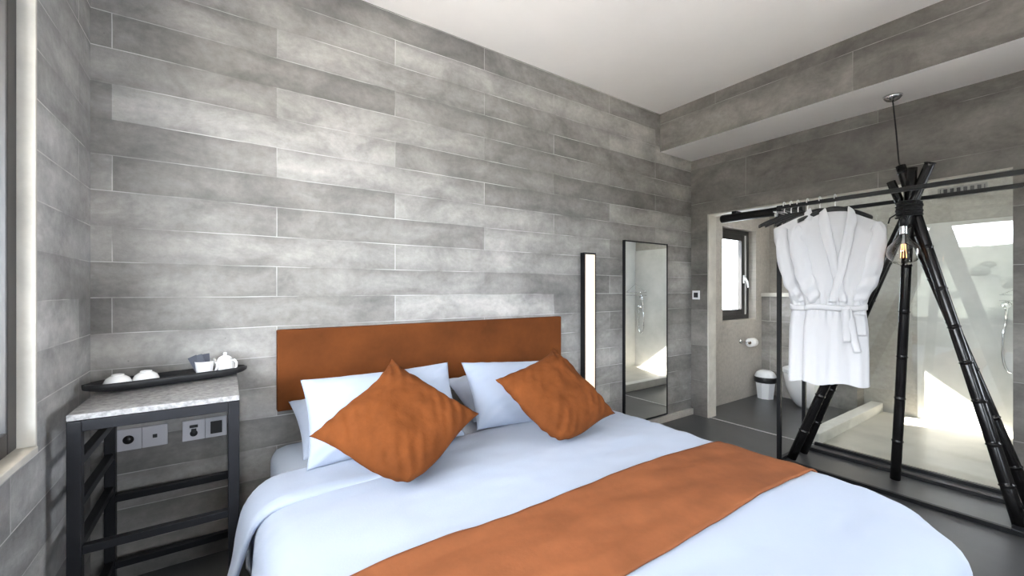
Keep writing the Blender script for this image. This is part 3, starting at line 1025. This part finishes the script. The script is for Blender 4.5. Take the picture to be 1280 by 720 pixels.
def robe(y, label, seed, hem_half=0.19, zs=1.835, zh=0.645, left_out=0.0):
    c = Vector((RX0, y, 0))
    e = thing('bathrobe', label, 'bathrobe', (RX0, y, zh), 'white bathrobes on the rack')
    mt = frame_mtx(c, ANG)
    ztop = zs - 0.005
    def halfw(z):
        keys = [(zh, hem_half), (0.80, hem_half * 0.99), (1.0, hem_half * 0.97), (1.16, hem_half * 0.90), (1.26, 0.188), (1.40, 0.222), (1.55, 0.258), (1.66, 0.278), (1.76, 0.282), (1.95, 0.27)]
        for (za, wa), (zb, wb) in zip(keys, keys[1:]):
            if z <= zb:
                f = (z - za) / (zb - za); f = f * f * (3 - 2 * f)
                return wa + (wb - wa) * f
        return keys[-1][1]
    def deep(u, z):
        low = max(0.0, min(1.0, (1.16 - z) / 0.4)); 
        hi = max(0.0, min(1.0, (z - 1.2) / 0.3)) * max(0.0, min(1.0, (1.85 - z) / 0.2))
        near = math.exp(-((z - 1.18) / 0.09) ** 2)
        d = 0.007 * low * math.sin(u * 9 + seed + 1.5 * noise.noise(Vector((u * 2, z * 2, seed))))
        d += 0.003 * low * math.sin(u * 19 + seed * 2)
        d += 0.007 * near * math.sin(u * 30 + seed)
        d += 0.017 * hi * noise.noise(Vector((u * 3, z * 5, seed)))
        d += 0.006 * noise.noise(Vector((u * 5, z * 9, seed + 4)))
        return d
    def shoulder(u):
        return ztop - 0.006 - 0.14 * max(0.0, abs(u) - 0.2)
    def front(u, z, off=0.0):
        e_ = max(0.0, 1 - u ** 4)
        th = (0.034 * e_ ** 0.5 + 0.003)
        return Vector((u * halfw(z), -(th + deep(u, z) * e_ ** 0.5 + off), z))
    b = bm_new()
    n = 40
    rows = []
    for j in range(61):
        f = j / 60
        ring = []
        for k in range(2 * n):
            if k <= n:
                u = -1 + 2 * k / n; sg = -1
            else:
                u = 1 - 2 * (k - n) / n; sg = 1
            z = shoulder(u) + (zh + 0.010 * math.sin(u * 5 + seed) - shoulder(u)) * f
            p = front(u, z)
            top = min(1.0, 0.12 + f * 10)
            # V opening of the front at the neck
            y_ = p.y * top if sg < 0 else (0.030 * max(0, 1 - u ** 4) ** 0.5 + 0.003) * top
            if sg > 0 and abs(u) < 0.3:
                z += 0.02 * (1 - f) * (1 - abs(u) / 0.3)
            ring.append(mt @ Vector((p.x, y_, z)))
        rows.append(ring)
    loft(b, rows, closed=True)
    obj('robe_body', b, M['robe'], e)
    # sleeves: from the shoulder out to the elbow and back in, tucked at the waist
    for sg in (-1, 1):
        b = bm_new()
        keys = [(0.225, 1.735, 0.016, 0.006), (0.230, 1.69, 0.040, 0.010), (0.223, 1.61, 0.050, 0.016), (0.211, 1.51, 0.052, 0.020), (0.192, 1.41, 0.052, 0.023), (0.166, 1.32, 0.050, 0.024), (0.138, 1.25, 0.044, 0.022), (0.116, 1.20, 0.032, 0.013)]
        path = []
        for i in range(len(keys) - 1):
            for k in range(4):
                f = k / 4
                path.append(tuple(a_ + (b_ - a_) * f for a_, b_ in zip(keys[i], keys[i + 1])))
        path.append(keys[-1])
        rows = []
        for i, (x, z, rw, rd) in enumerate(path):
            xa, za = path[max(0, i - 3)][:2]; xb, zb = path[min(len(path) - 1, i + 3)][:2]
            d = Vector((xb - xa, 0, zb - za)).normalized(); s_ = Vector((d.z, 0, -d.x))
            low = min(1.0, max(0.0, (i - 8) / 14))
            ring = []
            for k in range(28):
                a = 2 * PI * k / 28
                w1 = 1 + 0.14 * noise.noise(Vector((math.cos(a) * 1.5, math.sin(a) * 1.5 + i * 0.25, seed + sg)))
                crease = 0.009 * low * math.sin(i * 1.25 + 1.6 * math.cos(a) * sg + seed) + 0.006 * noise.noise(Vector((math.cos(a) * 2.2, i * 0.32, seed * 3 + sg)))
                p = Vector((x, -0.026, z)) - s_ * ((rw * w1 + 0.5 * crease) * math.cos(a)) + Vector((0, -(rd * w1 + crease) * math.sin(a), 0))
                p.x *= sg
                ring.append(mt @ p)
            rows.append(ring)
        loft(b, rows, closed=True, cap=True)
        obj('sleeve', b, M['robe'], e, sub=1)
    # shawl collar: two bands crossing at the waist
    for sg in (-1, 1):
        b = bm_new()
        rows = []
        for i in range(25):
            f = i / 24
            z = ztop + 0.020 - (ztop + 0.02 - 1.20) * f
            xi = sg * (0.062 - 0.115 * f ** 1.1)               # inner edge, crosses the middle low down
            wd = 0.062 * (1 - 0.25 * f) * (0.55 + 0.45 * min(1, f * 6))
            row = []
            for k in range(7):
                g = k / 6
                x = xi + sg * wd * g
                u = max(-0.95, min(0.95, x / halfw(z)))
                base = front(u, min(z, ztop), 0)
                bulge = 0.012 * math.sin(PI * min(1, g * 1.1)) + 0.006 + (0.006 if sg > 0 else 0.0)
                topf = min(1.0, 0.35 + f * 6)
                zz = z - 0.035 * g * max(0.0, 1 - f * 5)
                row.append(mt @ Vector((x, base.y * topf - bulge, zz)))
            rows.append(row)
        loft(b, rows, closed=False)
        obj('collar', b, M['robe'], e, solid=0.010, sub=1)
    # belt with a knot and two hanging ends
    b = bm_new()
    rows = []
    for i in range(48):
        a = 2 * PI * i / 48
        u = math.cos(a)
        z = 1.165 + 0.006 * math.sin(a * 3 + seed)
        hw = halfw(z) + 0.006
        yy = -(0.046 + 0.005) * math.sin(a) if math.sin(a) > 0 else -0.040 * math.sin(a)
        row = [mt @ Vector((u * hw * (1 + 0.01 * s2), yy * (1 + 0.1 * s2), z + dz)) for s2, dz in ((0, -0.019), (1, -0.014), (1, 0.014), (0, 0.019))]
        rows.append(row)
    rows.append(rows[0])
    loft(b, rows, closed=True)
    bmesh.ops.remove_doubles(b, verts=b.verts, dist=0.0005)
    obj('belt', b, M['robe'], e)
    b = bm_new()
    t = bmesh.new(); bmesh.ops.create_icosphere(t, subdivisions=3, radius=1)
    for v in t.verts:
        v.co = mt @ Vector((0.045 + v.co.x * 0.026, -0.056 + v.co.y * 0.013, 1.163 + v.co.z * 0.022 + 0.006 * noise.noise(v.co * 2)))
    for f in t.faces: f.smooth = True
    merge(b, t); obj('belt_knot', b, M['robe'], e)
    for x0, x1, zend in ((0.050, 0.105, 0.87), (0.036, 0.050, 0.94)):
        b = bm_new()
        rows = []
        for i in range(17):
            f = i / 16
            z = 1.16 - (1.16 - zend) * f
            x = x0 + (x1 - x0) * f
            u = x / halfw(z)
            yb = front(u, z).y
            rows.append([mt @ Vector((x + dx, yb - 0.014 - 0.012 * (1 - f) - dy, z + 0.01 * dx * 10 * f)) for dx, dy in ((-0.021, 0), (-0.010, 0.004), (0.010, 0.004), (0.021, 0))])
        loft(b, rows, closed=False)
        obj('belt_end', b, M['robe'], e, solid=0.008)
    # patch pocket on the hip
    b = bm_new()
    rows = []
    for i in range(9):
        z = 1.12 - 0.14 * i / 8
        rows.append([mt @ (front(0.42 + 0.46 * k / 8, z) + Vector((0, -0.007 - (0.006 if i == 0 else 0), 0))) for k in range(9)])
    loft(b, rows, closed=False)
    obj('pocket', b, M['robe'], e, solid=0.007)
    return e

HY = [1.087, 1.175]
hanger(HY[0], ANG, 'black hanger carrying the front bathrobe', 0.078)
hanger(HY[1], ANG, 'black hanger carrying the rear bathrobe', 0.078)
robe(HY[0], 'front white belted bathrobe, nearer the bamboo tripod, overlapping the other', 1.0)
robe(HY[1], 'rear white bathrobe, partly covered, nearer the rack corner post', 4.0, zs=1.848)
hanger(1.25, ANG, 'empty black hanger next behind the rear bathrobe', 0.085, 0.20)
hanger(1.31, ANG + 0.05, 'empty black hanger in the middle of the three spare ones', 0.085, 0.20)
hanger(1.355, ANG + 0.1, 'empty black hanger right beside the chrome clip hanger', 0.085, 0.20)
# chrome clip hanger nearest the corner
e = thing('clip_hanger', 'chrome wire clip hanger nearest the rack corner post', 'hanger', (RX0, 1.40, RZ - 0.1), 'hangers on the front rail')
b = bm_new(); mt = Matrix.Translation(Vector((RX0, 1.40, RZ))) @ Matrix.Rotation(R(90), 4, 'Z')
add_tube(b, [mt @ p for p in hook_pts(mt, 0.017, 0.075)], 0.0034, 8); obj('hook', b, M['nickel'], e)
b = bm_new(); add_tube(b, [(RX0 - 0.17, 1.40, RZ - 0.068), (RX0 + 0.17, 1.40, RZ - 0.068)], 0.0035, 8)
add_tube(b, [(RX0 - 0.17, 1.40, RZ - 0.068), (RX0, 1.40, RZ - 0.052), (RX0 + 0.17, 1.40, RZ - 0.068)], 0.003, 8); obj('hanger_bar', b, M['nickel'], e)
for sx in (-0.13, 0.13):
    b = bm_new(); add_box(b, RX0 + sx - 0.011, RX0 + sx + 0.011, 1.392, 1.408, RZ - 0.10, RZ - 0.060, 0.002); obj('clip', b, M['chrome'], e)

# ---------------------------------------------------------------- bamboo tripod
trip = thing('bamboo_tripod', 'black bamboo poles tied into a tall tripod inside the clothes rack', 'tripod', (3.62, 0.75, 0))
KNOT = Vector((3.61, 0.755, 1.80))
def bamboo(foot, top, r0, r1, step, seed):
    foot = Vector(foot); top = Vector(top)
    d = top - foot; L2 = d.length
    pts, rs = [], []
    z = 0.0
    nodes = []
    rnd = random.Random(seed)
    while z < L2:
        nodes.append(z); z += step * rnd.uniform(0.85, 1.15)
    samples = {0.0, L2}
    for nn in nodes[1:]:
        for dz in (-0.016, -0.006, -0.0025, 0.0025, 0.006, 0.016):
            if 0 < nn + dz < L2: samples.add(nn + dz)
    side = Vector((rnd.uniform(-1, 1), rnd.uniform(-1, 1), 0)) * 0.004
    for s_ in sorted(samples):
        r = r0 + (r1 - r0) * s_ / L2
        near = min((abs(s_ - nn) for nn in nodes[1:]), default=1)
        if near < 0.004: r *= 1.13
        elif near < 0.010: r *= 0.97
        f = s_ / L2
        pts.append(foot + d * f + side * math.sin(f * PI * 2)); rs.append(r)
    b = bm_new(); add_tube(b, pts, rs, 20)
    return obj('bamboo_pole', b, M['bamboo'], trip)
bamboo((3.53, 1.395, 0.012), (3.600, 0.655, 2.075), 0.030, 0.026, 0.27, 1)
bamboo((3.735, 1.395, 0.012), (3.640, 0.690, 2.00), 0.030, 0.026, 0.25, 2)
bamboo((3.725, 0.848, 0.008), (3.585, 0.735, 2.06), 0.028, 0.026, 0.29, 3)
bamboo((3.475, 0.285, 0.012), (3.655, 0.805, 2.10), 0.031, 0.026, 0.24, 4)
bamboo((3.745, 0.255, 0.012), (3.620, 0.845, 2.00), 0.031, 0.024, 0.26, 5)
b = bm_new()
pts = []
for k in range(220):
    a = k * 0.33
    f = k / 219
    r = 0.056 + 0.006 * math.sin(k * 1.7)
    pts.append(KNOT + Vector((r * math.cos(a), r * math.sin(a), 0.040 - 0.08 * f + 0.012 * math.sin(a * 0.5))))
add_tube(b, pts, 0.0065, 8)
add_tube(b, [KNOT + Vector((-0.06, 0.05, -0.03)), KNOT + Vector((-0.075, 0.075, -0.05)), KNOT + Vector((-0.07, 0.085, -0.085))], 0.004, 6)
add_tube(b, [KNOT + Vector((-0.07, -0.04, 0.02)), KNOT + Vector((-0.085, -0.055, 0.045))], 0.004, 6)
obj('lashing', b, M['rope'], trip)
# metal foot plate by the right front leg
b = bm_new(); add_box(b, 3.385, 3.455, 0.235, 0.315, q, q + 0.012, 0.003); obj('foot_clamp', b, M['grey_steel'], trip)

# pendant bulb
pen = thing('pendant_lamp', 'clear bare filament bulb on a cord hanging inside the bamboo tripod', 'pendant lamp', (3.768, 0.87, 2.615))
b = bm_new(); add_lathe(b, [(0, 0), (0.052, 0), (0.050, -0.012), (0.034, -0.028), (0.014, -0.036), (0.0, -0.038)], 32, (3.768, 0.87, 2.615)); obj('canopy', b, M['chrome'], pen)
BX, BY, BZ = 3.535, 0.765, 1.525
b = bm_new(); add_tube(b, [(3.768, 0.87, 2.58), (3.725, 0.843, 2.35), (3.69, 0.822, 2.14), (3.655, 0.79, 2.0), (3.60, 0.775, 1.90), (BX + 0.01, BY, 1.80), (BX, BY, 1.735)], 0.0042, 8); obj('cord', b, M['rope'], pen)
b = bm_new(); add_lathe(b, [(0, 0.225), (0.012, 0.222), (0.017, 0.205), (0.020, 0.20), (0.020, 0.165), (0, 0.164)], 24, (BX, BY, BZ)); obj('socket', b, M['black_metal'], pen)
b = bm_new(); prof = [(0.0, 0.165)]
for k in range(11):
    prof.append((0.0185 + 0.0018 * (k % 2), 0.165 - 0.005 * k))
prof.append((0.017, 0.112)); prof.append((0.0, 0.112))
add_lathe(b, prof, 24, (BX, BY, BZ)); obj('screw_cap', b, M['chrome'], pen)
b = bm_new()
prof = [(0.0, -0.084)]
for k in range(1, 15):
    a = R(-90 + 118 * k / 14)
    prof.append((0.084 * math.cos(a), 0.084 * math.sin(a)))
prof += [(0.055, 0.062), (0.036, 0.085), (0.025, 0.102), (0.020, 0.113)]
add_lathe(b, prof, 40, (BX, BY, BZ)); obj('glass_globe', b, M['bulb_glass'], pen)
b = bm_new()
add_tube(b, [(BX, BY, BZ + 0.11), (BX, BY, BZ + 0.01)], 0.006, 10)
obj('filament_post', b, M['alu'], pen)
b = bm_new()
for k in range(6):
    a = 2 * PI * k / 6
    add_tube(b, [(BX + 0.010 * math.cos(a), BY + 0.010 * math.sin(a), BZ + 0.05), (BX + 0.016 * math.cos(a + 0.3), BY + 0.016 * math.sin(a + 0.3), BZ - 0.035)], 0.0008, 6)
obj('filament', b, M['filament'], pen)

# ---------------------------------------------------------------- bathroom
to = thing('toilet', 'white back-to-wall toilet with closed lid, half hidden by the bathrobes', 'toilet', (5.2, 1.92, 0))
def dshape(x0, x1, hw, z, n=28):
    """D outline: straight back at x1, round nose at x0"""
    pts = []
    for k in range(n + 1):
        a = -PI / 2 + PI * k / n
        pts.append(Vector((x0 + hw * 1.15 - hw * 1.15 * math.cos(a), 1.92 + hw * math.sin(a), z)))
    pts.append(Vector((x1, 1.92 + hw, z))); pts.append(Vector((x1, 1.92 - hw, z)))
    return pts
b = bm_new()
loft(b, [dshape(5.16, 5.478, 0.10, 0.0), dshape(5.12, 5.478, 0.115, 0.03), dshape(5.03, 5.478, 0.14, 0.12), dshape(4.965, 5.478, 0.165, 0.25), dshape(4.945, 5.478, 0.178, 0.36), dshape(4.945, 5.478, 0.180, 0.385)], closed=True, cap=True)
obj('bowl', b, M['ceramic'], to)
b = bm_new(); loft(b, [dshape(4.94, 5.40, 0.186, 0.386), dshape(4.935, 5.40, 0.19, 0.392), dshape(4.935, 5.40, 0.19, 0.402), dshape(4.94, 5.40, 0.186, 0.405)], closed=True, cap=True); obj('seat', b, M['plastic_white'], to)
b = bm_new(); loft(b, [dshape(4.94, 5.43, 0.186, 0.408), dshape(4.935, 5.43, 0.19, 0.413), dshape(4.938, 5.43, 0.187, 0.428), dshape(4.99, 5.42, 0.15, 0.438)], closed=True, cap=True); obj('lid', b, M['plastic_white'], to)

bn = thing('waste_bin', 'small white bin with black rim and domed white lid beside the toilet', 'bin', (5.27, 2.36, 0))
b = bm_new(); add_lathe(b, [(0, 0.004), (0.082, 0.004), (0.086, 0.0), (0.108, 0.205), (0.0, 0.205)], 8, (5.27, 2.36, 0))
for f in b.faces: f.smooth = False
obj('bin_body', b, M['plastic_white'], bn)
b = bm_new(); add_lathe(b, [(0, 0.19), (0.112, 0.19), (0.117, 0.20), (0.119, 0.245), (0.116, 0.255), (0.0, 0.255)], 32, (5.27, 2.36, 0)); obj('rim_band', b, M['plastic_black'], bn)
b = bm_new(); add_lathe(b, [(0.113, 0.254), (0.108, 0.275), (0.092, 0.305), (0.06, 0.325), (0.0, 0.332)], 32, (5.27, 2.36, 0)); obj('domed_lid', b, M['plastic_white'], bn)

tp = thing('paper_holder', 'chrome wall holder carrying a white toilet paper roll', 'toilet roll holder', (5.05, 2.5, 0.65))
b = bm_new(); rot = Matrix.Rotation(R(90), 4, 'X')
add_lathe(b, [(0, 0), (0.026, 0), (0.026, 0.010), (0.010, 0.014), (0, 0.014)], 24, (4.965, 2.5, 0.68), rot)
add_tube(b, [(4.965, 2.49, 0.68), (4.965, 2.425, 0.68), (4.975, 2.415, 0.68), (5.13, 2.415, 0.68)], 0.007, 10); obj('holder_arm', b, M['chrome'], tp)
rx = Matrix.Rotation(R(90), 4, 'Y')
rollo = thing('paper_roll', 'white toilet paper roll on the chrome wall holder', 'toilet roll', (5.06, 2.415, 0.665))
b = bm_new(); add_lathe(b, [(0.019, -0.05), (0.050, -0.05), (0.050, 0.05), (0.019, 0.05), (0.019, -0.05)], 32, (5.06, 2.415, 0.668), rx)
obj('roll', b, M['paper'], rollo)
b = bm_new(); add_lathe(b, [(0.016, -0.051), (0.0192, -0.051), (0.0192, 0.051), (0.016, 0.051), (0.016, -0.051)], 24, (5.06, 2.415, 0.668), rx); obj('core', b, M['card'], rollo)
tp['label'] = 'chrome toilet paper holder fixed to the wall under the bathroom window'

# framed grey panel above the ledge
pn = thing('framed_panel', 'grey framed panel above the cistern ledge, mostly behind the bathrobes', 'panel', (XF, 1.9, 1.27))
b = bm_new(); wall(b, 'x', XF - 0.03, XF, 1.75, 2.20, 1.262, 1.80, [(1.77, 2.18, 1.282, 1.78)]); obj('frame', b, M['plastic_white'], pn)
b = bm_new(); add_box(b, XF - 0.02, XF, 1.77, 2.18, 1.282, 1.78); obj('panel_face', b, M['panel_grey'], pn)

# ventilation grille high on the far wall
vg = thing('vent_grille', 'slatted ventilation grille high on the far bathroom wall', 'vent', (XF, 0.82, 2.2))
vx = XF - 0.012
b = bm_new(); wall(b, 'x', vx - 0.014, vx, 0.66, 0.98, 2.16, 2.26, [(0.675, 0.965, 2.172, 2.248)]); obj('vent_frame', b, M['panel_grey'], vg)
b = bm_new(); add_box(b, vx - 0.003, vx, 0.675, 0.965, 2.172, 2.248); obj('backing', b, M['plastic_black'], vg)
for k in range(7):
    y = 0.69 + k * 0.0435
    b = bm_new(); add_box(b, vx - 0.012, vx, y - 0.008, y + 0.008, 2.172, 2.248, 0.001); obj('slat', b, M['panel_grey'], vg)

# hand shower in the far right corner, with a wire corner shelf above it
sh = thing('hand_shower', 'chrome hand shower with looped hose in the shower corner', 'shower', (5.62, 0.40, 1.0))
b = bm_new(); add_lathe(b, [(0, 0), (0.03, 0), (0.03, 0.01), (0.022, 0.014), (0.022, 0.06), (0, 0.062)], 20, (XF - 0.012, 0.47, 1.0), Matrix.Rotation(R(-90), 4, 'Y')); obj('mixer', b, M['chrome'], sh)
b = bm_new()
pts = []
for k in range(25):
    a = PI * k / 24
    pts.append((XF - 0.06, 0.52 + 0.05 * math.cos(a), 0.72 - 0.16 * math.sin(a)))
add_tube(b, [(XF - 0.06, 0.47, 1.0), (XF - 0.06, 0.475, 0.9), (XF - 0.06, 0.468, 0.76)] + pts[::-1] + [(XF - 0.06, 0.565, 0.9), (XF - 0.05, 0.55, 1.02)], 0.008, 8); obj('hose', b, M['chrome'], sh)
b = bm_new(); add_tube(b, [(XF - 0.05, 0.55, 1.02), (XF - 0.06, 0.548, 1.10), (XF - 0.085, 0.545, 1.15)], [0.010, 0.012, 0.014], 10)
add_lathe(b, [(0, 0), (0.030, 0.0), (0.034, 0.012), (0.0, 0.016)], 20, (XF - 0.085, 0.545, 1.15), Matrix.Rotation(R(-65), 4, 'Y')); obj('shower_head', b, M['chrome'], sh)
cs = thing('wire_shelf', 'chrome wire corner shelf in the shower, seen in the mirror', 'shelf', (5.6, 0.45, 1.19))
b = bm_new()
cx, cy = XF - 0.014, 0.362
for z in (1.19, 1.24):
    add_tube(b, [(cx, cy + 0.23, z), (cx - 0.09, cy + 0.15, z), (cx - 0.15, cy + 0.09, z), (cx - 0.23, cy, z)], 0.005, 6)
for k in range(1, 8):
    f = k / 8
    add_tube(b, [(cx - 0.23 * f, cy, 1.19), (cx - 0.23 * f + 0.0, cy + 0.23 * (1 - f), 1.19)], 0.003, 6)
add_tube(b, [(cx, cy + 0.22, 1.24), (cx, cy + 0.004, 1.38), (cx - 0.22, cy, 1.24)], 0.004, 6)
obj('wire_frame', b, M['chrome'], cs)

for o in S.objects:
    if '_loc' in o:
        del o['_loc']
